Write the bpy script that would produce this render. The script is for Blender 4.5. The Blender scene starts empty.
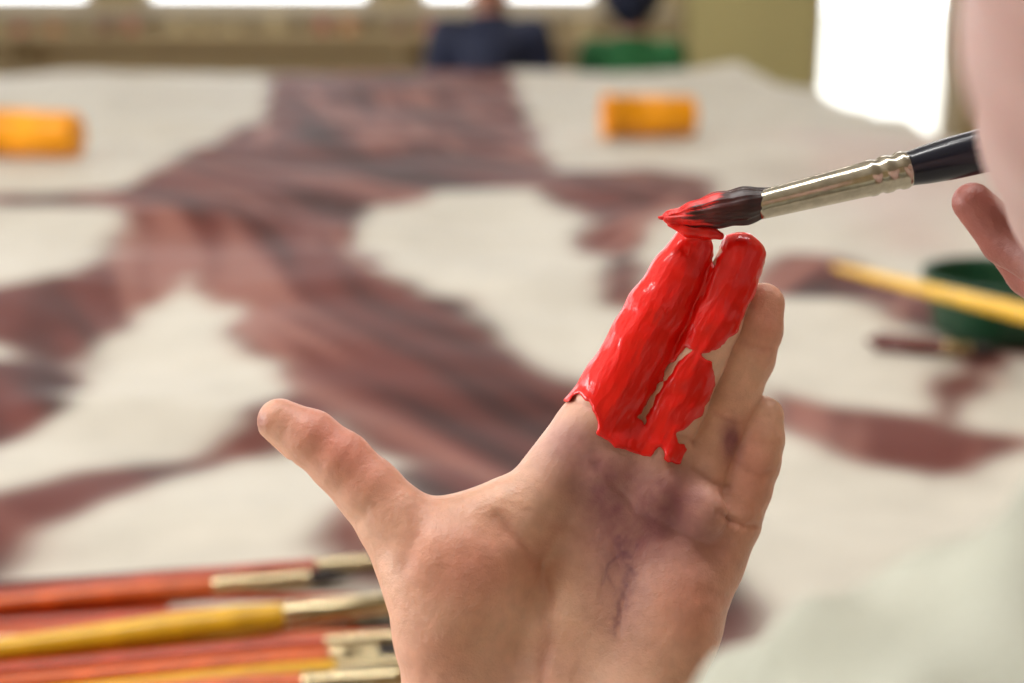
import bpy, bmesh, math, numpy as np
from mathutils import Vector, Matrix

scene = bpy.context.scene
scene.view_settings.view_transform = 'Standard'
rng = np.random.RandomState(7)

# ------------------------------------------------------------------ camera
CAM = Vector((0, 0, 1.05)); A = math.radians(16.0); FPX = 1400.0
F = Vector((0, math.cos(A), -math.sin(A))); U = Vector((0, math.sin(A), math.cos(A))); R = Vector((1, 0, 0))
S = 0.32                     # distance of the child's palm
K = S / FPX                  # metres per hand unit
cam = bpy.data.objects.new("camera", bpy.data.cameras.new("camera"))
scene.collection.objects.link(cam); scene.camera = cam
cam.location = CAM; cam.rotation_euler = (math.pi/2 - A, 0, 0)
cam.data.sensor_width = 36; cam.data.lens = FPX/1024*36; cam.data.clip_start = 0.01
cam.data.dof.use_dof = True; cam.data.dof.focus_distance = S - 0.006; cam.data.dof.aperture_fstop = 8.0

TABLE = 0.752
def ray(px, py): return F + R*((px-512)/FPX) + U*((341.5-py)/FPX)
def on_z(px, py, z=TABLE):
    d = ray(px, py); t = (z-CAM.z)/d.z; return CAM + d*t
def on_y(px, py, y):
    d = ray(px, py); return CAM + d*(y/d.y)
# hand frame (units of K metres, X right, Y up the hand, Z out of the palm)
MH = Matrix.Translation(CAM + F*S) @ Matrix(((R.x, U.x, -F.x, 0), (R.y, U.y, -F.y, 0), (R.z, U.z, -F.z, 0), (0, 0, 0, 1)))
def P(x, y, z=0, r=None):
    s = 1 - z/FPX
    if r is None: return ((x-512)*s, (341.5-y)*s, z)
    return ((x-512)*s, (341.5-y)*s, z, r*s)

# ------------------------------------------------------------------ numpy tools
_T = rng.rand(32, 32, 32).astype(np.float32)
def vn(x, y, z):
    x, y, z = np.broadcast_arrays(x, y, z)
    xi, yi, zi = np.floor(x).astype(int), np.floor(y).astype(int), np.floor(z).astype(int)
    fx, fy, fz = x-xi, y-yi, z-zi
    fx, fy, fz = fx*fx*(3-2*fx), fy*fy*(3-2*fy), fz*fz*(3-2*fz)
    o = 0
    for a in (0, 1):
        for b in (0, 1):
            for c in (0, 1):
                o = o + _T[(xi+a) & 31, (yi+b) & 31, (zi+c) & 31]*(fx if a else 1-fx)*(fy if b else 1-fy)*(fz if c else 1-fz)
    return o
def smin(a, b, k):
    h = np.clip(0.5+0.5*(b-a)/k, 0, 1); return b*(1-h)+a*h-k*h*(1-h)
def smax(a, b, k): return -smin(-a, -b, k)
def seg(G, a, b, flat=1.0):
    X, Y, Z = G
    bx, by, bz = b[0]-a[0], b[1]-a[1], (b[2]-a[2])/flat
    bb = bx*bx+by*by+bz*bz+1e-9
    dx, dy, dz = X-a[0], Y-a[1], (Z-a[2])/flat
    h = np.clip((dx*bx+dy*by+dz*bz)/bb, 0, 1)
    return np.sqrt((dx-bx*h)**2+(dy-by*h)**2+(dz-bz*h)**2)-(a[3]+(b[3]-a[3])*h)
def chain(G, pts, k=6, flat=1.0):
    d = None
    for a, b in zip(pts[:-1], pts[1:]):
        e = seg(G, a, b, flat); d = e if d is None else smin(d, e, k)
    return d
def ell(G, c, r):
    q = np.sqrt(((G[0]-c[0])/r[0])**2+((G[1]-c[1])/r[1])**2+((G[2]-c[2])/r[2])**2)
    return (q-1)*min(r)
def grid(lo, hi, h):
    ax = [np.arange(l, u+h, h, dtype=np.float32) for l, u in zip(lo, hi)]
    return (ax[0][:, None, None], ax[1][None, :, None], ax[2][None, None, :])
def nets(Fv, lo, h):
    Fv = Fv.astype(np.float32); s = Fv < 0
    c = np.zeros(tuple(n-1 for n in s.shape), np.int8)
    sl = lambda o, n: slice(o, n-1+o)
    for i in (0, 1):
        for j in (0, 1):
            for k in (0, 1):
                c += s[sl(i, s.shape[0]), sl(j, s.shape[1]), sl(k, s.shape[2])]
    act = (c > 0) & (c < 8)
    idx = -np.ones(act.shape, np.int64); I, J, Kk = np.nonzero(act); n = len(I)
    idx[I, J, Kk] = np.arange(n)
    acc = np.zeros((n, 3)); cnt = np.zeros(n)
    cor = [(i, j, k) for i in (0, 1) for j in (0, 1) for k in (0, 1)]
    for a in cor:
        for ax in range(3):
            if a[ax]: continue
            b = list(a); b[ax] = 1
            fa = Fv[I+a[0], J+a[1], Kk+a[2]]; fb = Fv[I+b[0], J+b[1], Kk+b[2]]
            m = (fa < 0) != (fb < 0); t = np.where(m, fa/(fa-fb+1e-12*(fa == fb)), 0)
            for q in range(3): acc[:, q] += m*(a[q]+(t if q == ax else 0))
            cnt += m
    V = np.stack([I, J, Kk], 1)+acc/cnt[:, None]
    V = np.array(lo)+V*h
    faces = []
    for ax in range(3):
        o1, o2 = (ax+1) % 3, (ax+2) % 3
        sA = np.take(s, range(s.shape[ax]-1), ax); sB = np.take(s, range(1, s.shape[ax]), ax)
        e = np.argwhere(sA != sB)
        e = e[(e[:, o1] > 0) & (e[:, o2] > 0) & (e[:, o1] < idx.shape[o1]) & (e[:, o2] < idx.shape[o2])]
        ins = sA[e[:, 0], e[:, 1], e[:, 2]]
        q = []
        for d1, d2 in ((-1, -1), (0, -1), (0, 0), (-1, 0)):
            f = e.copy(); f[:, o1] += d1; f[:, o2] += d2
            q.append(idx[f[:, 0], f[:, 1], f[:, 2]])
        q = np.stack(q, 1); q[~ins] = q[~ins][:, ::-1]; faces.append(q)
    return V, np.concatenate(faces)
def mesh_obj(name, V, Fc, mat, scale=1.0, M=None, cols=None, parent=None):
    me = bpy.data.meshes.new(name)
    me.from_pydata((np.asarray(V)*scale).tolist(), [], np.asarray(Fc).tolist() if not isinstance(Fc, list) else Fc)
    me.polygons.foreach_set("use_smooth", [True]*len(me.polygons))
    if cols is not None:
        at = me.color_attributes.new("Col", 'FLOAT_COLOR', 'POINT')
        c = np.ones((len(V), 4), np.float32); c[:, :3] = cols; at.data.foreach_set("color", c.ravel())
    me.materials.append(mat); me.update()
    ob = bpy.data.objects.new(name, me); scene.collection.objects.link(ob)
    if M is not None: ob.matrix_world = M
    if parent is not None:
        ob.parent = parent; ob.matrix_parent_inverse = parent.matrix_world.inverted()
    return ob
def polyd(px, py, poly):
    """signed distance, negative inside"""
    d = np.full(px.shape, 1e9); ins = np.zeros(px.shape, bool); n = len(poly)
    for i in range(n):
        ax, ay = poly[i]; bx, by = poly[(i+1) % n]
        ex, ey = bx-ax, by-ay; wx, wy = px-ax, py-ay
        h = np.clip((wx*ex+wy*ey)/(ex*ex+ey*ey+1e-12), 0, 1)
        d = np.minimum(d, (wx-ex*h)**2+(wy-ey*h)**2)
        c = ((ay > py) != (by > py)) & (px < (bx-ax)*(py-ay)/((by-ay) if by != ay else 1e-9)+ax)
        ins ^= c
    d = np.sqrt(d); return np.where(ins, -d, d)
def lined(px, py, pts):
    d = np.full(px.shape, 1e9)
    for (ax, ay), (bx, by) in zip(pts[:-1], pts[1:]):
        ex, ey = bx-ax, by-ay; wx, wy = px-ax, py-ay
        h = np.clip((wx*ex+wy*ey)/(ex*ex+ey*ey), 0, 1)
        d = np.minimum(d, np.hypot(wx-ex*h, wy-ey*h))
    return d
def lin(r, g, b):
    f = lambda v: (v/255/12.92) if v/255 <= 0.04045 else ((v/255+0.055)/1.055)**2.4
    return np.array([f(r), f(g), f(b)])

# ------------------------------------------------------------------ materials
def mat(name, col=None, rough=0.5, attr=False, noise=0.0, nscale=20, bump=0.0, bscale=50, metal=0, sss=0, coat=0, spec=0.5, stretch=None, rot=0, skin=False, crough=.06, coatbump=False):
    m = bpy.data.materials.new(name); m.use_nodes = True; nt = m.node_tree; N = nt.nodes; L = nt.links
    p = N["Principled BSDF"]; p.inputs["Roughness"].default_value = rough; p.inputs["Metallic"].default_value = metal
    p.inputs["Coat Weight"].default_value = coat; p.inputs["Coat Roughness"].default_value = crough
    p.inputs["Specular IOR Level"].default_value = spec
    tc = N.new("ShaderNodeTexCoord"); m0 = N.new("ShaderNodeMapping"); m0.inputs["Rotation"].default_value = (0, 0, rot)
    L.new(tc.outputs["Object"], m0.inputs["Vector"])
    mp = N.new("ShaderNodeMapping"); L.new(m0.outputs[0], mp.inputs["Vector"])
    if stretch: mp.inputs["Scale"].default_value = stretch
    nz = N.new("ShaderNodeTexNoise"); nz.inputs["Scale"].default_value = nscale; nz.inputs["Detail"].default_value = 5
    L.new(mp.outputs[0], nz.inputs["Vector"])
    mx = N.new("ShaderNodeMix"); mx.data_type = 'RGBA'; mx.blend_type = 'MULTIPLY'; mx.inputs["Factor"].default_value = 1
    rp = N.new("ShaderNodeMapRange"); rp.inputs["From Min"].default_value = .3; rp.inputs["From Max"].default_value = .7
    rp.inputs["To Min"].default_value = 1-noise; rp.inputs["To Max"].default_value = 1+noise*0.5
    L.new(nz.outputs["Fac"], rp.inputs["Value"]); L.new(rp.outputs[0], mx.inputs[7])
    if attr:
        a = N.new("ShaderNodeAttribute"); a.attribute_name = "Col"; L.new(a.outputs["Color"], mx.inputs[6])
    else: mx.inputs[6].default_value = (*col, 1)
    L.new(mx.outputs[2], p.inputs["Base Color"])
    if sss:
        p.inputs["Subsurface Weight"].default_value = sss
        p.inputs["Subsurface Radius"].default_value = (1, .35, .2); p.inputs["Subsurface Scale"].default_value = 0.003
    if bump:
        n2 = N.new("ShaderNodeTexNoise"); n2.inputs["Scale"].default_value = bscale; n2.inputs["Detail"].default_value = 4
        L.new(mp.outputs[0], n2.inputs["Vector"])
        b = N.new("ShaderNodeBump"); b.inputs["Strength"].default_value = bump; b.inputs["Distance"].default_value = 0.001
        L.new(n2.outputs["Fac"], b.inputs["Height"]); L.new(b.outputs[0], p.inputs["Normal"])
        if coatbump: L.new(b.outputs[0], p.inputs["Coat Normal"])
        if skin:
            v = N.new("ShaderNodeTexVoronoi"); v.feature = 'DISTANCE_TO_EDGE'; v.inputs["Scale"].default_value = 1500
            L.new(mp.outputs[0], v.inputs["Vector"])
            b2 = N.new("ShaderNodeBump"); b2.inputs["Strength"].default_value = .25; b2.inputs["Distance"].default_value = 0.0003
            L.new(v.outputs["Distance"], b2.inputs["Height"]); L.new(b.outputs[0], b2.inputs["Normal"]); L.new(b2.outputs[0], p.inputs["Normal"])
    return m
M_skin = mat("skin", attr=True, rough=.42, noise=.10, nscale=260, bump=.25, bscale=700, sss=.25, spec=.45, skin=True)
M_red = mat("wet_red_paint", lin(220, 16, 4), rough=.34, noise=.08, nscale=160, bump=.42, bscale=520, coat=.55, crough=.025, stretch=(1, .3, 1), rot=math.radians(27.6), spec=.2, coatbump=True)
M_brist = mat("bristles", attr=True, rough=.38, noise=.3, nscale=900)
M_steel = mat("nickel_ferrule", (.46, .42, .34), rough=.2, metal=1, noise=.2, nscale=400, bump=.1, bscale=300)
M_black = mat("black_lacquer", (.004, .005, .014), rough=.25, coat=.15, noise=.2, spec=.35)
M_wall = mat("olive_wall_paint", lin(170, 152, 116), rough=.8, noise=.06, nscale=3, bump=.1)
M_pillar = mat("pillar_paint", lin(172, 162, 112), rough=.8, noise=.05, nscale=3)
M_ceil = mat("ceiling_paint", (.75, .73, .68), rough=.9, noise=.03)
M_floor = mat("vinyl_floor", lin(165, 140, 115), rough=.35, noise=.2, nscale=4)
M_frame = mat("window_frame", lin(190, 180, 160), rough=.5, noise=.05)
M_tablewood = mat("table_laminate", lin(190, 160, 120), rough=.4, noise=.15, nscale=12, stretch=(1, 8, 1))
M_orange = mat("orange_plastic", lin(255, 166, 6), rough=.35, noise=.2, nscale=30)
M_green = mat("green_plastic", lin(8, 60, 36), rough=.4, noise=.1)
M_metalleg = mat("metal_leg", (.35, .35, .36), rough=.35, metal=1, noise=.05)
M_cloth = mat("white_cotton", lin(168, 168, 154), rough=.9, noise=.16, nscale=40, bump=.6, bscale=700)
M_figure = mat("figure", attr=True, rough=.75, noise=.1, nscale=60)
M_grass = mat("bright_courtyard", lin(225, 222, 210), rough=.9, noise=.1, nscale=2)

# ------------------------------------------------------------------ CHILD HAND
def H(x, y, z, r): return ((x-512), (341.5-y), z, r)
h = 1.8
lo = (-272, -440, -80); hi = (290, 125, 84)
G = grid(lo, hi, h)
idx_c = [H(592, 434, 0, 37), H(616, 388, 6, 34), H(642, 340, 9, 31), H(658, 310, 10, 30), H(676, 276, 9, 26.5), H(691, 250, 5, 21.5)]
mid_c = [H(655, 450, 0, 33), H(676, 402, 5, 30), H(697, 357, 8, 27.5), H(712, 322, 9, 27.5), H(727, 288, 9, 25.5), H(740, 257, 6, 23)]
rng_c = [H(700, 470, -10, 30), H(720, 428, -12, 28), H(738, 388, -13, 26), H(750, 358, -13, 27), H(760, 330, -14, 25), H(766, 304, -17, 22)]
pnk_c = [H(708, 562, -10, 38), H(731, 522, -12, 32), H(745, 490, -12, 28.5), H(755, 462, -12, 27.5), H(762, 440, -13, 24.5), H(767, 417, -16, 20)]
thb_c = [H(428, 562, 12, 46), H(398, 522, 10, 38), H(370, 490, 7, 33), H(342, 462, 5, 31), H(312, 438, 3, 28), H(280, 421, 0, 22.5)]
palm = [
 [H(590, 434, 0, 38), H(500, 560, 2, 44), H(482, 700, -2, 50)],
 [H(625, 445, -2, 34), H(530, 700, -8, 52)],
 [H(660, 458, -3, 34), H(570, 700, -8, 52)],
 [H(700, 478, -9, 31), H(610, 700, -8, 52)],
 [H(708, 560, -8, 37), H(676, 625, -4, 45), H(636, 700, -4, 55)],
 [H(428, 562, 12, 44), H(446, 630, 12, 50), H(468, 710, 6, 58)],
 [H(470, 700, 0, 60), H(500, 790, -6, 56), H(500, 900, -6, 60)],
 [H(628, 700, -2, 58), H(600, 790, -6, 56), H(600, 900, -6, 60)],
 [H(550, 700, -4, 58), H(550, 900, -6, 64)],
]
D = None
for c in palm:
    e = chain(G, c, 10, .95); D = e if D is None else smin(D, e, 24)
for x, y, r in ((604, 470, 26), (655, 492, 26), (700, 512, 24)):
    D = smin(D, ell(G, H(x, y, 24, 0), (r, r, 17)), 14)
D = smin(D, ell(G, H(452, 590, 40, 0), (50, 72, 32)), 24)
D = smin(D, ell(G, H(668, 615, 30, 0), (40, 66, 26)), 22)
fing = [chain(G, c, 5, f) for c, f in ((idx_c, .92), (mid_c, .92), (rng_c, .92), (pnk_c, .95))]
FD = fing[0]
for e in fing[1:]: FD = smin(FD, e, 2.0)
D = smin(D, FD, 8)
D = smin(D, chain(G, thb_c, 6, .95), 20)
web = seg(G, H(440, 530, 2, 30), H(500, 510, 0, 30)); D = smin(D, web, 22)
nails = []
for c in (idx_c, mid_c, rng_c, pnk_c):
    t = np.array(c[-1][:3]); p = np.array(c[-2][:3]); d = (t-p)/np.linalg.norm(t-p); r = c[-1][3]
    a = t-d*r*.3; b = t+d*r*.45
    nails.append(seg(G, (a[0], a[1], a[2]-r*.86, r*.66), (b[0], b[1], b[2]-r*.72, r*.6), .35))
nails.append(seg(G, (267-512, 341.5-428, -12, 11), (291-512, 341.5-449, -17, 13), .8))
ND = nails[0]
for e in nails[1:]: ND = np.minimum(ND, e)
nail_grid = ND
D0 = D.copy()
D = smin(D, ND, 1.5)
# creases on the palm side: (points, width, depth)
CRE = [([(738, 566), (712, 540), (676, 524), (640, 508), (612, 486), (596, 460)], 4.5, 1.2),
       ([(506, 502), (530, 508), (560, 520), (600, 548), (640, 590)], 5, 1.0),
       ([(500, 512), (520, 532), (540, 570), (548, 620), (540, 690)], 7, 2.6),
       ([(614, 540), (624, 580), (616, 625)], 3, 1.2),
       ([(590, 530), (600, 570), (598, 600)], 3, .8),
       ([(688, 468), (706, 482), (728, 486)], 3.2, 2.0), ([(716, 410), (740, 420), (766, 420)], 3, 1.7), ([(738, 343), (760, 352), (785, 350)], 2.6, 1.6),
       ([(716, 506), (740, 526), (772, 528)], 3.4, 2.2), ([(734, 458), (758, 472), (784, 470)], 3, 1.7), ([(748, 434), (768, 442), (786, 438)], 2.4, 1.2),
       ([(356, 434), (350, 456), (332, 486)], 3, .5),
       ([(424, 492), (424, 520), (408, 556)], 9, 1.4), ([(640, 420), (690, 440)], 3, 2), ([(568, 395), (618, 422)], 3, 2),
       ([(700, 600), (722, 612)], 4, .8), ([(694, 582), (728, 590)], 4, .7)]
X2 = np.broadcast_to(G[0][:, :, 0]+512, D.shape[:2]); Y2 = np.broadcast_to(341.5-G[1][:, :, 0], D.shape[:2])
cre = np.zeros(D.shape[:2])
wob = (vn(X2/22, Y2/22, 3.3)-.5)*9
cvar = np.clip(.35+1.1*vn(X2/28, Y2/28, 6.6), 0, 1.2)
for pts, w, dp in CRE:
    cre = np.maximum(cre, dp*np.exp(-(lined(X2+wob, Y2-wob, pts)/w)**2))
cre = cre*cvar
front = 1/(1+np.exp(-np.clip(G[2]+2, -60, 60)/5))
hollow = 13*np.exp(-((X2-568)/52)**2-((Y2-580)/85)**2)
wr = (vn(X2/9, Y2/14, .5)-.5)*.6+(vn(X2/34, Y2/30, 1.5)-.5)*1.6
D = D+(cre+hollow+wr)[:, :, None]*front
V, Fc = nets(D, lo, h)
x, y, z = V[:, 0]+512, 341.5-V[:, 1], V[:, 2]
fr = np.clip((z+4)/14, 0, 1)
skin = lin(216, 168, 142); pink = lin(206, 124, 108); pale = lin(232, 192, 168)
n1 = vn(x/40, y/40, z/40); n2 = vn(x/11+9, y/11, z/11); n3 = vn(x/4+3, y/4, z/4); nL = vn(x/24+5, y/24, z/24)
def blob(cx, cy, rx, ry, rot=0):
    c, s_ = math.cos(rot), math.sin(rot); u = (x-cx)*c+(y-cy)*s_; v = -(x-cx)*s_+(y-cy)*c
    return np.exp(-(u/rx)**2-(v/ry)**2)
C = np.tile(skin, (len(V), 1))
def mixc(C, col, f): f = np.clip(f, 0, 1)[:, None]; return C*(1-f)+col*f
C = mixc(C, pale, (n1-.45)*1.0+.5*blob(510, 640, 60, 50)+.6*blob(540, 450, 40, 40)+.4*blob(770, 400, 20, 20)+.3*blob(720, 370, 20, 50))
C = mixc(C, pink, .75*blob(340, 440, 80, 36, .7)+.5*blob(470, 555, 60, 40)+.5*blob(690, 590, 50, 60)+.5*blob(750, 470, 30, 60)+.5*blob(765, 320, 24, 40)+.3*blob(440, 650, 50, 60))
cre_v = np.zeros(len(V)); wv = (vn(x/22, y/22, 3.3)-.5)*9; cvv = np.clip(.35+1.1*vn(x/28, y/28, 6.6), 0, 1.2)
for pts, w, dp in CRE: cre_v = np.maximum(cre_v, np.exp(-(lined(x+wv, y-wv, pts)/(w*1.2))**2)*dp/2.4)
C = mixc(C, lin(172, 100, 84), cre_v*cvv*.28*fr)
purp = lin(130, 72, 84)
st = (.95*blob(604, 480, 60, 50, .4)+.9*blob(668, 500, 50, 44)+.45*blob(622, 545, 66, 40)+.5*blob(616, 590, 34, 62)+1.5*blob(730, 441, 10, 19)+.5*blob(566, 440, 34, 30)+.4*blob(705, 545, 32, 30)+.25*blob(530, 660, 50, 18))
st = np.clip(st, 0, 1.15)*(.62+.16*n2+.10*n3+.22*(nL-.3))
C = mixc(C, purp, st*.9*fr)
inkl = np.exp(-(lined(x+wv*.8, y, [(620, 535), (630, 565), (619, 600), (613, 625)])/6)**2)*np.clip(n3*1.4-.1, 0, 1)*.7
for pts in ([(622, 548), (607, 560), (600, 580)], [(628, 560), (612, 592)], [(604, 568), (618, 590), (616, 612)], [(634, 540), (626, 556)]):
    inkl = np.maximum(inkl, .5*np.exp(-(lined(x+wv*.5, y, pts)/1.8)**2)*n2*1.4)
C = mixc(C, lin(84, 40, 74), inkl*.7*fr)
gi = [np.clip(((V[:, q]-lo[q])/h).round().astype(int), 0, D.shape[q]-1) for q in range(3)]
nm = (nail_grid[gi[0], gi[1], gi[2]] < 1.2) & (D0[gi[0], gi[1], gi[2]] > -.6)
C = mixc(C, lin(226, 176, 152), nm*.6)
C = mixc(C, lin(140, 62, 40), .8*blob(262, 420, 9, 10))
hand = mesh_obj("child_hand", V, Fc, M_skin, K, MH, C)

# wet paint on the index and middle fingers
hp = 1.3
lo2 = (30, -128, -14); hi2 = (262, 128, 56)
G2 = grid(lo2, hi2, hp)
FDp = [chain(G2, c, 5, .92) for c in (idx_c, mid_c)]
HD = smin(FDp[0], FDp[1], 4)
for c in palm[:4]: HD = smin(HD, chain(G2, c, 10, .95), 12)
for xx, yy, rr in ((604, 470, 26), (655, 492, 26)): HD = smin(HD, ell(G2, H(xx, yy, 24, 0), (rr, rr, 17)), 12)
X3 = np.broadcast_to(G2[0][:, :, 0]+512, HD.shape[:2]); Y3 = np.broadcast_to(341.5-G2[1][:, :, 0], HD.shape[:2])
P1 = [(552, 403), (562, 378), (584, 335), (612, 290), (645, 243), (670, 214), (708, 220), (714, 252), (707, 285), (694, 322), (680, 348), (660, 380), (645, 402), (634, 416), (646, 430), (654, 442), (648, 455), (630, 454), (612, 444), (595, 430), (590, 405), (578, 394), (566, 402)]
P2 = [(718, 244), (730, 216), (762, 216), (776, 250), (764, 278), (746, 306), (733, 330), (716, 345), (700, 353), (686, 347), (686, 320), (700, 292), (713, 265)]
P3 = [(674, 362), (690, 350), (706, 362), (711, 385), (703, 408), (688, 424), (674, 432), (682, 448), (677, 461), (665, 459), (656, 446), (646, 452), (640, 436), (648, 410), (658, 385)]
md = np.minimum(np.minimum(polyd(X3, Y3, P1), polyd(X3, Y3, P2)), polyd(X3, Y3, P3))
md = md+(vn(X3/9, Y3/9, 4.4)-.5)*7+(vn(X3/4, Y3/4, 2.4)-.5)*3
ux, uy = .464, -.886
al = X3*ux+Y3*uy; ac = -X3*uy+Y3*ux
wig = (vn(X3/26, Y3/26, 2.1)-.5)*10
ridge = (vn((ac+wig)/8, al/60, .7)-.5)*1.1+(vn((ac+wig)/3.5, al/28, 5.7)-.5)*.9+(vn((ac+wig*.6)/2.2, al/16, 9.7)-.5)*.5+(vn(X3/14, Y3/14, 8.1)-.5)*1.8
edge = np.exp(-((md+4)/3)**2)*.8
drop = 4*np.exp(-((X3-666)/8)**2-((Y3-452)/8)**2)+2.4*np.exp(-((X3-622)/22)**2-((Y3-438)/9)**2)+2.8*np.exp(-((X3-680)/13)**2-((Y3-378)/13)**2)+1.8*np.exp(-((X3-712)/16)**2-((Y3-325)/14)**2)+1.2*np.exp(-((X3-742)/12)**2-((Y3-255)/14)**2)
th = np.clip(1.3+ridge+edge+drop, .8, 9)
PD = smax(HD-th[:, :, None], (md*.8)[:, :, None]+0*G2[2], 1.6)
PD = smax(PD, -(G2[2]+6+(vn(X3/10, Y3/10, 1)*6)[:, :, None]), 3)
PD = smin(PD, chain(G2, [H(666, 227, 31, 2.5), H(684, 232, 31, 7), H(704, 234, 30, 7), H(716, 238, 28, 4)], 5), 7)
V, Fc = nets(PD, lo2, hp)
mesh_obj("red_paint", V, Fc, M_red, K, MH, parent=hand)

# forearm in a sleeve, elbow resting on the table
hs = 6.0; lo3 = (-160, -1010, -260); hi3 = (240, -430, 130); G3 = grid(lo3, hi3, hs)
E = chain(G3, [H(550, 815, -8, 88), H(550, 960, -30, 112), H(552, 1125, -70, 124), H(552, 1140, -78, 120)], 20)
E = smin(E, seg(G3, H(550, 812, -8, 92), H(550, 832, -9, 92)), 8)
E = E+(vn(G3[0]/60, G3[1]/34, G3[2]/60)-.5)*16
V, Fc = nets(E, lo3, hs)
mesh_obj("sleeve", V, Fc, M_cloth, K, MH, parent=hand)

# ------------------------------------------------------------------ MAIN PAINT BRUSH
def lathe(name, prof, mats, M, seg_n=28, parent=None):
    """prof: (z, r, material index of band that follows)"""
    bm = bmesh.new(); rings = []
    for z_, r_, _ in prof:
        rings.append([bm.verts.new((r_*math.cos(2*math.pi*i/seg_n), r_*math.sin(2*math.pi*i/seg_n), z_)) for i in range(seg_n)])
    for q in range(len(prof)-1):
        for i in range(seg_n):
            f = bm.faces.new((rings[q][i], rings[q][(i+1) % seg_n], rings[q+1][(i+1) % seg_n], rings[q+1][i]))
            f.material_index = prof[q][2]; f.smooth = True
    f = bm.faces.new(rings[0][::-1]); f.material_index = prof[0][2]
    f = bm.faces.new(rings[-1]); f.material_index = prof[-2][2]
    bmesh.ops.recalc_face_normals(bm, faces=bm.faces)
    me = bpy.data.meshes.new(name); bm.to_mesh(me); bm.free()
    for m_ in mats: me.materials.append(m_)
    ob = bpy.data.objects.new(name, me); scene.collection.objects.link(ob); ob.matrix_world = M
    if parent is not None: ob.parent = parent; ob.matrix_parent_inverse = parent.matrix_world.inverted()
    return ob
def frame(a, b):
    z_ = (b-a).normalized(); x_ = z_.orthogonal().normalized(); y_ = z_.cross(x_)
    return Matrix.Translation(a) @ Matrix(((x_.x, y_.x, z_.x, 0), (x_.y, y_.y, z_.y, 0), (x_.z, y_.z, z_.z, 0), (0, 0, 0, 1)))
J = MH @ (Vector(P(757, 206, 40))*K); T = MH @ (Vector(P(990, 149, 55))*K)
Mb = frame(J, T); k = K
prof = [(0, 12.6, 0), (1.5, 13.8, 0), (4, 14.0, 0), (60, 15.6, 0), (108, 17.0, 0), (110, 17.9, 0), (115, 17.9, 0), (118, 16.4, 0), (121, 16.4, 0), (124, 18.2, 0), (130, 18.2, 0), (133, 16.8, 0), (137, 16.8, 0), (140, 18.4, 0), (145, 18.4, 0), (147, 17.4, 0),
        (149, 16.6, 1), (152, 16.8, 1), (165, 18.5, 1), (190, 20.5, 1), (230, 21.5, 1), (290, 20, 1), (420, 15, 1), (560, 11, 1), (690, 8, 1), (700, 5, 1), (703, 1, 1)]
brush = lathe("paint_brush", [(a*k, b*k, c) for a, b, c in prof], [M_steel, M_black], Mb, 48)
lo4 = (140, 96, 10); hi4 = (262, 160, 66); hb = 1.0; G4 = grid(lo4, hi4, hb)
bc = [H(763, 205, 40, 12.5), H(738, 209.5, 39.5, 17), H(712, 213.5, 38, 16.5), H(688, 217, 36, 12), H(668, 220, 33.5, 6.5), H(657, 221, 32, 2.2)]
B = chain(G4, bc, 5)
yb = G4[1]-np.interp(G4[0], [146, 176, 200, 226, 251], [121.5, 124.5, 128, 132, 136.5])
angf = np.arctan2(G4[2]-38, yb)
B = B+(vn(G4[0]/70, angf*5.5, 3.1)-.5)*1.8+(vn(G4[0]/40, angf*2.4, 9.1)-.5)*2.6+(vn(G4[0]/90, angf*11, 5.1)-.5)*1.0
V, Fc = nets(B, lo4, hb)
x, y, z = V[:, 0]+512, 341.5-V[:, 1], V[:, 2]
yc = np.interp(x, [658, 668, 688, 712, 738, 763], [220, 219, 217, 213.5, 209.5, 205])
an = np.arctan2(z-38, yc-y)
sd = vn(x/70, an*11, 5.1); s2 = vn(x/16, an*3, 2)
redf = np.clip((700-x)/9+(sd-.5)*3+(s2-.5)*3+np.clip((yc-y-8)/3, -1, 1.8)*np.clip((748-x)/12, 0, 1)*.9, 0, 1)
C = np.tile(lin(40, 12, 12), (len(V), 1))*(.3+1.4*sd)[:, None]
C = mixc(C, lin(96, 14, 14), np.clip((742-x)/50, 0, 1)*.75*s2*1.4); C = mixc(C, lin(214, 18, 8), redf)
mesh_obj("bristles", V, Fc, M_brist, K, MH, C, parent=brush)

# ------------------------------------------------------------------ PAINTER (arm and hand holding the brush)
painter = bpy.data.objects.new("painting_child", None); scene.collection.objects.link(painter)
painter.location = MH @ (Vector(P(1060, 60, 300))*K); bpy.context.view_layer.update()
ha = 5.0; lo5 = (180, -80, -90); hi5 = (640, 480, 1010); G5 = grid(lo5, hi5, ha)
Q = lambda a, b, c, d: P(a, b, c, d)
E = chain(G5, [Q(1248, -420, 900, 255), Q(1204, -120, 850, 216), Q(1178, 20, 760, 198), Q(1152, 110, 540, 158), Q(1126, 180, 300, 110), Q(1106, 215, 130, 74)], 24)
E = smin(E, chain(G5, [Q(1110, 190, 140, 60), Q(1120, 250, 60, 50)], 10), 24)
fgs = [[Q(1100, 225, 110, 32), Q(1056, 268, 40, 28), Q(1008, 240, 5, 26), Q(972, 202, 2, 20)],
       [Q(1116, 250, 100, 32), Q(1078, 304, 30, 27), Q(1032, 272, -22, 25), Q(994, 230, -24, 20)],
       [Q(1130, 260, 90, 30), Q(1095, 330, 30, 26), Q(1055, 310, -20, 22), Q(1040, 270, -30, 18)],
       [Q(1150, 260, 80, 27), Q(1130, 330, 20, 23), Q(1090, 330, -20, 20), Q(1080, 295, -25, 17)],
       [Q(1085, 130, 240, 40), Q(1040, 112, 150, 28), Q(1000, 132, 100, 20)]]
FE = None
for c in fgs:
    e = chain(G5, c, 5); FE = e if FE is None else smin(FE, e, 3)
E = smin(E, FE, 10)
V, Fc = nets(E, lo5, ha)
n1 = vn(V[:, 0]/60, V[:, 1]/60, V[:, 2]/60)
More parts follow.
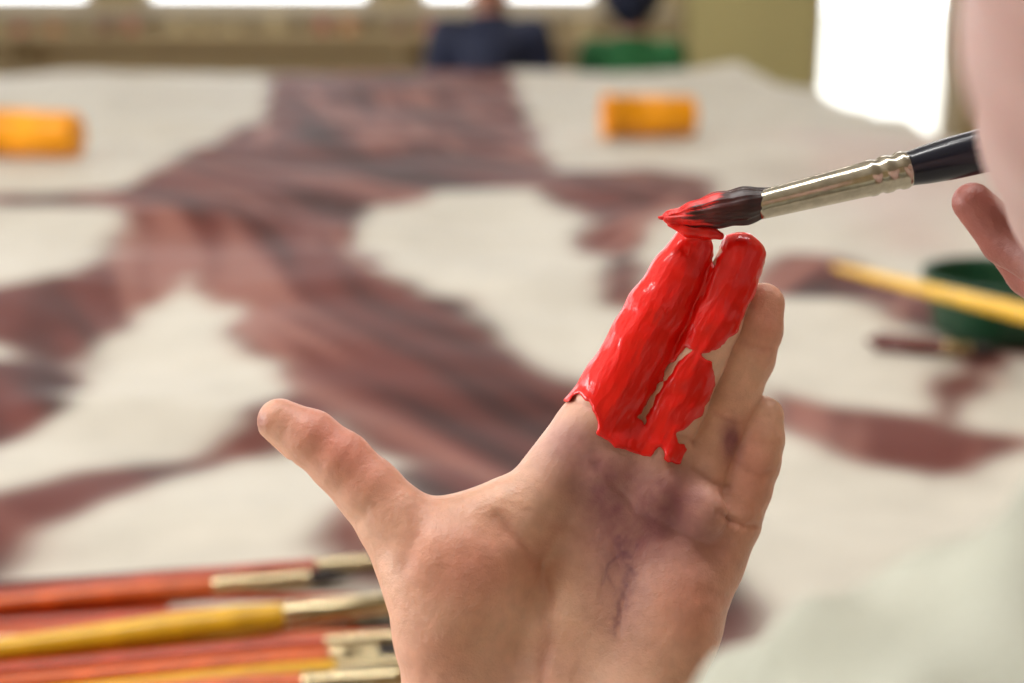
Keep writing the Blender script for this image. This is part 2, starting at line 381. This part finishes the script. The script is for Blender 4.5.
C = np.tile(lin(188, 158, 152), (len(V), 1)); C = mixc(C, lin(146, 78, 66), (n1-.3)*.4+np.clip((90-V[:, 2])/60, 0, 1)*.75)
mesh_obj("hand_and_forearm", V, Fc, M_skin, K, MH, C, parent=painter)
ha = 6.0; lo6 = (20, -700, 340); hi6 = (720, 60, 1010); G6 = grid(lo6, hi6, ha)
E = chain(G6, [Q(796, 1160, 670, 330), Q(944, 1000, 690, 348), Q(1110, 862, 710, 352), Q(1350, 710, 720, 340)], 40)
E = E+(vn(G6[0]/60, G6[1]/60+G6[0]/100, G6[2]/70)-.5)*40+(vn(G6[0]/26, G6[1]/36, G6[2]/36)-.5)*12
V, Fc = nets(E, lo6, ha)
mesh_obj("shirt_sleeve", V, Fc, M_cloth, K, MH, parent=painter)

# ------------------------------------------------------------------ TABLE + PAINTED PAPER
c0 = on_z(745, 66); cL = on_z(0, 73)
ex = Vector((c0.x-cL.x, c0.y-cL.y, 0)).normalized()
ang = math.atan2(ex.y, ex.x)
TW, TL = 3.0, (c0.y+0.12)
MT = Matrix.Translation((c0.x, c0.y, 0)) @ Matrix.Rotation(ang, 4, 'Z')    # origin = far right corner
MTi = MT.inverted()
def box(bm, lo_, hi_, mi=0):
    vs = [bm.verts.new((a, b, c)) for a in (lo_[0], hi_[0]) for b in (lo_[1], hi_[1]) for c in (lo_[2], hi_[2])]
    for f in ((0, 1, 3, 2), (4, 6, 7, 5), (0, 4, 5, 1), (2, 3, 7, 6), (0, 2, 6, 4), (1, 5, 7, 3)):
        q = bm.faces.new([vs[i] for i in f]); q.material_index = mi
def boxes(name, lst, mats, M=Matrix(), bevel=0.0, parent=None):
    bm = bmesh.new()
    for b in lst: box(bm, b[0], b[1], b[2] if len(b) > 2 else 0)
    bmesh.ops.recalc_face_normals(bm, faces=bm.faces)
    me = bpy.data.meshes.new(name); bm.to_mesh(me); bm.free()
    for m_ in mats: me.materials.append(m_)
    ob = bpy.data.objects.new(name, me); scene.collection.objects.link(ob); ob.matrix_world = M
    if bevel:
        md_ = ob.modifiers.new("bevel", 'BEVEL'); md_.width = bevel; md_.segments = 3
    if parent is not None: ob.parent = parent; ob.matrix_parent_inverse = parent.matrix_world.inverted()
    return ob
legs = [((x_-.03, y_-.03, 0), (x_+.03, y_+.03, .705), 1) for x_ in (-TW+.15, -TW/2, -.15) for y_ in (-TL+.15, -TL/2, -.15)]
table = boxes("art_table", [((-TW, -TL, .700), (0, 0, .734))]+legs, [M_tablewood, M_metalleg], MT, .004)

W_ = lambda pts: [tuple((MTi @ on_z(a, b))[:2]) for a, b in pts]
brown = [W_([(276, 66), (504, 66), (540, 130), (562, 172), (640, 168), (700, 176), (720, 200), (650, 230), (648, 300), (606, 298), (598, 255), (575, 205), (520, 188), (440, 190), (372, 205), (348, 225), (362, 258), (408, 285), (450, 308), (520, 342), (600, 372), (640, 480), (600, 560), (520, 560), (440, 500), (390, 440), (330, 405), (250, 445), (150, 500), (40, 550), (-60, 600), (-60, 510), (60, 480), (180, 450), (270, 400), (300, 385), (262, 340), (215, 300), (190, 272), (150, 300), (90, 350), (92, 388), (60, 392), (20, 440), (-60, 480), (-60, 370), (20, 350), (-60, 330), (-60, 300), (40, 280), (100, 250), (122, 215), (100, 200), (0, 204), (-80, 214), (-80, 198), (0, 192), (110, 186), (190, 152), (255, 115)]),
         W_([(280, 552), (345, 510), (400, 530), (420, 600), (340, 590)]),
         W_([(770, 245), (860, 255), (930, 285), (1060, 335), (1060, 370), (930, 320), (850, 290), (760, 285)]),
         W_([(770, 385), (860, 402), (950, 420), (1015, 438), (990, 468), (930, 472), (850, 440), (770, 415)]),
         W_([(600, 560), (740, 560), (775, 600), (750, 650), (700, 720), (560, 760)]),
         W_([(920, 385), (960, 350), (1020, 345), (1000, 375), (950, 410)])]
pink_spots = [W_([(790, 130), (940, 140), (1000, 200), (900, 240), (820, 200)])]
gp = on_z(1022, 350); gp.y += .055
g = .008
xs = np.arange(-TW+.02, -.012, g); ys = np.arange(-TL+.02, -.012, g)
GX, GY = np.meshgrid(xs, ys, indexing='ij')
nzed = (vn(GX/.09, GY/.09, .3)-.5)*.05+(vn(GX/.03, GY/.03, 7.3)-.5)*.024
dm = np.full(GX.shape, 9.)
for b in brown: dm = np.minimum(dm, polyd(GX, GY, b))
bm_ = 1/(1+np.exp(np.clip((dm+nzed)/.005, -30, 30)))
pm = 1/(1+np.exp(np.clip((polyd(GX, GY, pink_spots[0])+nzed*2)/.03, -30, 30)))
fl_ = (vn(GX/.45, GY/.45, 3.)-.5)*.6
u1 = GX+.35*GY+fl_*.35; u2 = GX-.7*GY+fl_*.3; wsel = np.clip((vn(GX/.5, GY/.5, 11.)-.42)*5, 0, 1)
s1 = .6*vn(u1/.035, GY/.28, 2.2)+.4*vn(u1/.016, GY/.18, 7.2); s3 = .6*vn(u2/.035, (GX+GY)/.28, 4.2)+.4*vn(u2/.016, (GX+GY)/.18, 8.2)
streak = s1*(1-wsel)+s3*wsel; patch = vn(GX/.22, GY/.22, 9.9)
paper_c = lin(198, 192, 180); br1 = lin(98, 48, 42); br2 = lin(56, 23, 21); br3 = lin(140, 92, 82)
Cc = np.tile(paper_c, GX.shape+(1,))
q3 = np.clip((streak-.57)*6, 0, 1)[..., None]
bc_ = br1*(1-q3)+br3*q3
t_ = np.clip((.48-streak)*6+(.45-patch)*1.2, 0, 1)[..., None]; bc_ = bc_*(1-t_)+br2*t_
Cc = Cc*(1-.22*pm[..., None])+lin(190, 110, 120)*.22*pm[..., None]
Cc = Cc*(1-bm_[..., None])+bc_*bm_[..., None]
dz_ = (vn(GX/.16, GY/.16, 4.)-.5)*.018+(vn(GX/.30+GY/.3, GY/.07+GX/.5, 4.)-.5)*.014+(vn(GX/.05, GY/.05, 2.)-.5)*.003
near = np.clip((GY+TL-.45)/.5, .05, 1)     # flatter under the brushes
for q_ in (on_z(650, 141), on_z(30, 159), gp, on_z(940, 347)):
    lq = MTi @ q_; near = near*np.clip((np.hypot(GX-lq.x, GY-lq.y)-.09)/.14, .05, 1)
ZZ = np.maximum(.748+dz_*near, .7355)
V = np.stack([GX, GY, ZZ], -1).reshape(-1, 3); ny = len(ys)
I, J_ = np.meshgrid(np.arange(len(xs)-1), np.arange(ny-1), indexing='ij'); b0 = (I*ny+J_).ravel()
Fc = np.stack([b0, b0+ny, b0+ny+1, b0+1], 1)
M_paper = mat("painted_paper", attr=True, rough=.6, noise=.08, nscale=25, bump=.3, bscale=120, spec=.25)
mesh_obj("tree_painting_paper", V, Fc, M_paper, 1, MT, Cc.reshape(-1, 3))

# ------------------------------------------------------------------ LOOSE BRUSHES
def loose_brush(tip, tail, hmat, sc=1.0, bcol=None, fl=.045, bl=.022, name="loose_paint_brush"):
    L_ = (tail-tip).length; q = sc
    pr = [(0, .0008*q, 0), (bl*.3, .0032*q, 0), (bl*.7, .0045*q, 0), (bl, .004*q, 1), (bl+.001, .0046*q, 1), (bl+fl*.7, .0052*q, 1), (bl+fl*.72, .0056*q, 1), (bl+fl*.8, .0050*q, 1), (bl+fl*.84, .0056*q, 1), (bl+fl, .0052*q, 2),
          (bl+fl+.02, .0062*q, 2), (bl+fl+.05, .006*q, 2), (L_*.8, .0042*q, 2), (L_*.97, .003*q, 2), (L_, .001*q, 2)]
    return lathe(name, pr, [bcol or M_bd, M_bright, hmat], frame(tip, tail), 20)
M_bright = mat("bright_ferrule", (.66, .55, .34), rough=.12, metal=1, noise=.15, nscale=300)
M_bd = mat("dark_bristle", lin(34, 22, 18), rough=.5, noise=.3, nscale=500)
M_bw = mat("light_bristle", lin(150, 112, 62), rough=.6, noise=.3, nscale=500)
M_hr = mat("red_handle", lin(176, 66, 34), rough=.4, noise=.3, nscale=60, coat=.15)
M_ho = mat("orange_handle", lin(206, 92, 26), rough=.4, noise=.3, nscale=60, coat=.15)
M_hy = mat("yellow_handle", lin(222, 170, 14), rough=.4, noise=.2, nscale=60, coat=.15)
M_hd = mat("dark_handle", lin(90, 34, 22), rough=.3, noise=.1, coat=.2)
defs = [((438, 556), (-130, 606), M_hr, .7, M_bd, .006, .038), ((356, 574), (-160, 618), M_ho, .8, M_bd, .006, .045),
        ((440, 598), (-120, 664), M_hy, 1.15, M_bw, .014, .048), ((380, 563), (-90, 590), M_hd, .5, M_bd, .006, .02),
        ((430, 606), (-150, 632), M_hr, .65, M_bd, .006, .055), ((410, 612), (-150, 645), M_ho, .7, M_bd, .006, .05),
        ((452, 634), (-150, 684), M_hr, .75, M_bd, .012, .032), ((430, 650), (-140, 696), M_ho, .85, M_bd, .009, .02),
        ((460, 656), (-130, 710), M_hy, .6, M_bw, .008, .030), ((452, 674), (-150, 720), M_ho, .95, M_bw, .012, .038), ((430, 692), (-150, 738), M_hr, .9, M_bw, .012, .03),
        ((-78, 645), (500, 634), M_ho, .7, M_bd, .006, .045), ((440, 712), (-150, 762), M_ho, 1.0, M_bw, .012, .04)]
for a, b, m_, sc, bc2, dz, fl in defs:
    z_ = TABLE+dz
    loose_brush(on_z(a[0], a[1], z_), on_z(b[0], b[1], z_), m_, sc, bc2, fl)
tc = [on_z(-160, 640), on_z(325, 600), on_z(345, 760), on_z(-160, 780)]
x0, x1, y0, y1 = min(p.x for p in tc), on_z(345, 680).x, tc[2].y, tc[1].y
tz = .7495
boxes("orange_paint_tray", [((x0, y0, tz), (x1, y1, tz+.003)), ((x0, y0, tz), (x1, y0+.003, tz+.006)), ((x0, y1-.003, tz), (x1, y1, tz+.006)), ((x0, y0, tz), (x0+.003, y1, tz+.006)), ((x1-.003, y0, tz), (x1, y1, tz+.006))], [mat("orange_tray_plastic", lin(176, 66, 26), rough=.45, noise=.35, nscale=25)], Matrix(), .001)
loose_brush(on_z(1180, 352, .835), on_z(832, 266, .757), M_hy, 1.15, M_bd)
loose_brush(on_z(1000, 352, .756), on_z(866, 340, .756), M_hd, 1.2, M_bd, .02, .02)

# ------------------------------------------------------------------ TUBS / CUPS
def cup(name, M, r0, r1, h_, m_, wall=.003):
    pr = [(0, .001, 0), (0, r0*.86, 0), (.004, r0, 0), (h_*.5, (r0+r1)/2, 0), (h_-.006, r1, 0), (h_-.006, r1+.002, 0), (h_, r1+.002, 0), (h_, r1-wall+.001, 0), (h_-.004, r1-wall, 0), (h_*.5, (r0+r1)/2-wall, 0), (.005, r0-wall, 0), (.005, .001, 0)]
    return lathe(name, pr, [m_], M, 40)
cup("green_paint_tub", Matrix.Translation((gp.x, gp.y, .749)), .05, .06, .050, M_green)
for (l_, r_, row, dy) in ((605, 696, 139, .02), (-20, 80, 157, -.02)):
    a = on_z(l_, row); b = on_z(r_, row)
    rad = .036; a.z = .749+rad; b.z = .749+.034; a.y += .02; b.y += .02+dy
    cup("orange_paint_cup", frame(b, a), .032, rad-.002, (b-a).length, M_orange)

# ------------------------------------------------------------------ ROOM
WY = 6.0
wx = lambda px, py=40: on_y(px, py, WY).x
wz = lambda py: on_y(512, py, WY).z
sill = wz(9); XL, XR, YN, ZC = -3.6, 3.4, -2.6, 2.8
dl, dr = wx(814), wx(962)
top = 2.3
posts = [(XL, XL+.15), (wx(95), wx(140)), (wx(375), wx(415)), (wx(602), dl-.02)]
wl = [((XL, WY, 0), (dl-.02, WY+.2, sill)), ((XL, WY, top), (dl-.02, WY+.2, ZC))]
wl += [((a, WY, sill), (b, WY+.2, top)) for a, b in posts]
boxes("wall_back", wl, [M_wall])
boxes("wall_back", [((dr+.02, WY, 0), (XR, WY+.2, ZC))], [M_wall])
boxes("wall_back", [((dl-.02, WY, top+.01), (dr+.02, WY+.2, ZC))], [M_wall])
boxes("pillar", [((wx(683), WY-.25, 0), (wx(806), WY-.001, ZC))], [M_pillar], bevel=.01)
openings = [(posts[0][1], posts[1][0]), (posts[1][1], posts[2][0]), (posts[2][1], posts[3][0])]
for i, (a, b) in enumerate(openings):
    t = .04
    boxes("window_%d" % (i+1), [((a, WY+.05, sill), (b, WY+.11, sill+t)), ((a, WY+.05, top-t), (b, WY+.11, top)), ((a, WY+.05, sill+t), (a+t, WY+.11, top-t)), ((b-t, WY+.05, sill+t), (b, WY+.11, top-t)), ((a+t, WY+.06, 1.5), (b-t, WY+.10, 1.54))], [M_frame])
boxes("door_1", [((dl, WY+.05, 0), (dl+.05, WY+.11, top)), ((dr-.05, WY+.05, 0), (dr, WY+.11, top)), ((dl+.05, WY+.05, top-.05), (dr-.05, WY+.11, top)), ((dl+.05, WY+.05, 0), (dr-.05, WY+.11, .10)), ((dl+.05, WY+.04, 1.25), (dl+.12, WY+.05, 1.30))], [M_frame])
boxes("trim_1", [((XL, WY-.05, sill-.03), (wx(675), WY-.001, sill))], [M_frame])
boxes("baseboard_back", [((XL, WY-.02, 0), (wx(678), WY-.001, .09))], [M_frame])
boxes("floor", [((XL-.2, YN-.2, -.1), (XR+.2, WY+.2, 0))], [M_floor])
boxes("ceiling", [((XL-.2, YN-.2, ZC), (XR+.2, WY+.2, ZC+.1))], [M_ceil])
boxes("wall_left", [((XL-.2, YN, 0), (XL, WY, .8)), ((XL-.2, YN, 2.4), (XL, WY, ZC)), ((XL-.2, 4.2, .8), (XL, WY, 2.4)), ((XL-.2, YN, .8), (XL, -2.0, 2.4))], [M_wall])
boxes("wall_right", [((XR, YN, 0), (XR+.2, WY, ZC))], [M_wall])
boxes("wall_front", [((XL-.2, YN-.2, 0), (XR+.2, YN, ZC))], [M_wall])  # unseen wall added behind the camera to cut frontal sky light
boxes("courtyard_ground", [((-14, WY+.2, -.15), (14, 24, -.1))], [M_grass])
bm = bmesh.new()
jm = [mat("jar_red", lin(165, 95, 75)), mat("jar_cream", lin(190, 172, 130)), mat("jar_brown", lin(120, 84, 64)), mat("jar_orange", lin(180, 125, 80))]
xx = wx(5)
while xx < wx(590):
    w_ = .03+.05*rng.rand(); hh = .03+.04*rng.rand()
    ret = bmesh.ops.create_cone(bm, cap_ends=True, segments=12, radius1=w_/2, radius2=w_/2.4, depth=hh, matrix=Matrix.Translation((xx, WY-.13, sill-.09+hh/2)))
    mi = rng.randint(4)
    for v in ret['verts']:
        for f in v.link_faces: f.material_index = mi
    xx += w_+.03+.12*rng.rand()
me = bpy.data.meshes.new("paint_jars"); bm.to_mesh(me); bm.free()
for m_ in jm: me.materials.append(m_)
scene.collection.objects.link(bpy.data.objects.new("paint_jars", me))
boxes("wall_shelf", [((XL+.01, WY-.22, sill-.115), (wx(672), WY-.051, sill-.09)), ((wx(20), WY-.2, sill-.2), (wx(20)+.02, WY-.051, sill-.115)), ((wx(400), WY-.2, sill-.2), (wx(400)+.02, WY-.051, sill-.115))], [M_wall])

# ------------------------------------------------------------------ SEATED CHILDREN
def seated(name, loc, rot, shirt, hairc, sleeve_c, pants, s=1.0):
    hv = .011; lo_ = (-.30, -.48, -.01); hi_ = (.30, .24, 1.16); g_ = grid(lo_, hi_, hv)
    body = chain(g_, [(0, .02, .46, .115), (0, .01, .60, .105), (0, 0, .74, .10)], .05)
    body = smin(body, seg(g_, (-.10, 0, .79, .05), (.10, 0, .79, .05)), .05)
    hands = None
    for sx in (-1, 1):
        arm = chain(g_, [(sx*.125, 0, .80, .045), (sx*.165, .01, .64, .037), (sx*.12, -.16, .58, .03), (sx*.10, -.20, .57, .022)], .02)
        leg = chain(g_, [(sx*.075, 0, .45, .08), (sx*.09, -.30, .47, .055), (sx*.09, -.28, .25, .045), (sx*.09, -.27, .08, .034), (sx*.09, -.37, .035, .032)], .02)
        body = smin(body, smin(arm, leg, .01), .03)
        pm_ = seg(g_, (sx*.10, -.21, .57, .02), (sx*.095, -.25, .56, .022), .8)
        for f_ in range(4): pm_ = smin(pm_, seg(g_, (sx*.095+(f_-1.5)*.014, -.26, .56, .008), (sx*.095+(f_-1.5)*.018, -.31-(.012 if f_ in (1, 2) else 0), .55, .007)), .004)
        pm_ = smin(pm_, seg(g_, (sx*.08, -.23, .56, .009), (sx*.055, -.265, .555, .008)), .006)
        hands = pm_ if hands is None else np.minimum(hands, pm_)
    body = smin(body, hands, .012)
    neck = seg(g_, (0, .01, .80, .042), (0, .0, .90, .04)); body = smin(body, neck, .03)
    head = smin(ell(g_, (0, .0, .99, 0), (.078, .09, .105)), ell(g_, (0, -.03, .93, 0), (.05, .055, .05)), .03)
    head = smin(head, ell(g_, (0, -.095, .965, 0), (.012, .016, .02)), .01)
    for sx in (-1, 1): head = smin(head, ell(g_, (sx*.082, .01, .965, 0), (.012, .022, .03)), .008)
    hair = np.maximum(ell(g_, (0, .02, 1.0, 0), (.092, .10, .115)), -(g_[1]*1.0+.055+(1.03-g_[2])*-.6+0*g_[0]))
    body = smin(body, head, .02); full = smin(body, hair, .006)
    V, Fc = nets(full, lo_, hv)
    gi = [np.clip(((V[:, q]-lo_[q])/hv).round().astype(int), 0, full.shape[q]-1) for q in range(3)]
    hh = hair[gi[0], gi[1], gi[2]] < .008; x, y, z = V.T
    C = np.tile(lin(190, 140, 120), (len(V), 1)).astype(float)
    C[(z < .86)] = shirt; C[(z < .70) & (np.abs(x) > .12)] = sleeve_c
    C[(y < -.21) & (z > .52) & (z < .60)] = lin(190, 140, 120)
    C[(z < .525)] = pants; C[z < .07] = lin(60, 50, 50); C[hh & (z > .87)] = hairc
    for sx in (-1, 1): C[(np.hypot(x-sx*.032, z-.99) < .011) & (y < -.05)] = lin(40, 30, 30)
    C[(np.hypot(x/2, z-.925) < .008) & (y < -.05)] = lin(170, 80, 75)
    M_ = Matrix.Translation(loc) @ Matrix.Rotation(rot, 4, 'Z') @ Matrix.Scale(s, 4)
    mesh_obj(name, V, Fc, M_figure, 1, M_, C)
    Mc = M_
    boxes("child_chair", [((-.18, -.16, .325), (.18, .18, .345)), ((-.17, .17, .5), (.17, .19, .66)), ((-.16, -.15, 0), (-.135, -.125, .325)), ((.135, -.15, 0), (.16, -.125, .325)), ((-.16, .165, 0), (-.135, .19, .62)), ((.135, .165, 0), (.16, .19, .62))], [mat("chair_plastic", lin(70, 90, 120), rough=.4)], Mc, .006)
seated("seated_child", Vector((on_y(490, 50, 3.95).x, 3.95, 0)), .05, lin(28, 36, 64), lin(70, 50, 35), lin(24, 30, 56), lin(50, 55, 80), 1.0)
seated("seated_child", Vector((on_y(632, 50, 4.1).x, 4.1, 0)), math.pi-.3, lin(30, 104, 54), lin(22, 30, 56), lin(24, 80, 45), lin(30, 40, 60), .92)

# ------------------------------------------------------------------ LIGHT
w = bpy.data.worlds.new("world"); scene.world = w; w.use_nodes = True
bg = w.node_tree.nodes["Background"]; bg.inputs[0].default_value = (.95, .975, 1, 1); bg.inputs[1].default_value = 3.6
def area(name, loc, target, sx, sy, e, col=(1, .98, .955)):
    l = bpy.data.lights.new(name, 'AREA'); l.shape = 'RECTANGLE'; l.size = sx; l.size_y = sy; l.energy = e; l.color = col
    o = bpy.data.objects.new(name, l); scene.collection.objects.link(o); o.location = loc
    o.rotation_euler = (Vector(target)-Vector(loc)).to_track_quat('-Z', 'Y').to_euler(); return o
area("ceiling_light", (-.6, .5, 2.75), (-.6, .5, 0), 1.2, .12, 25)  # unseen overhead strip lamps, added to control the top lighting
area("ceiling_light", (.6, .9, 2.75), (.6, .9, 0), 1.2, .12, 12)
area("ceiling_light", (.6, 4.4, 2.75), (.6, 4.4, 0), 1.2, .3, 23)  # added overhead lamp, brightens the far wall
area("window_daylight", (XL+.05, .7, 1.6), (0, .5, .9), 1.2, 1.2, 62, (1, .985, .96))  # area lamp added at left as key on the hand, standing in for daylight
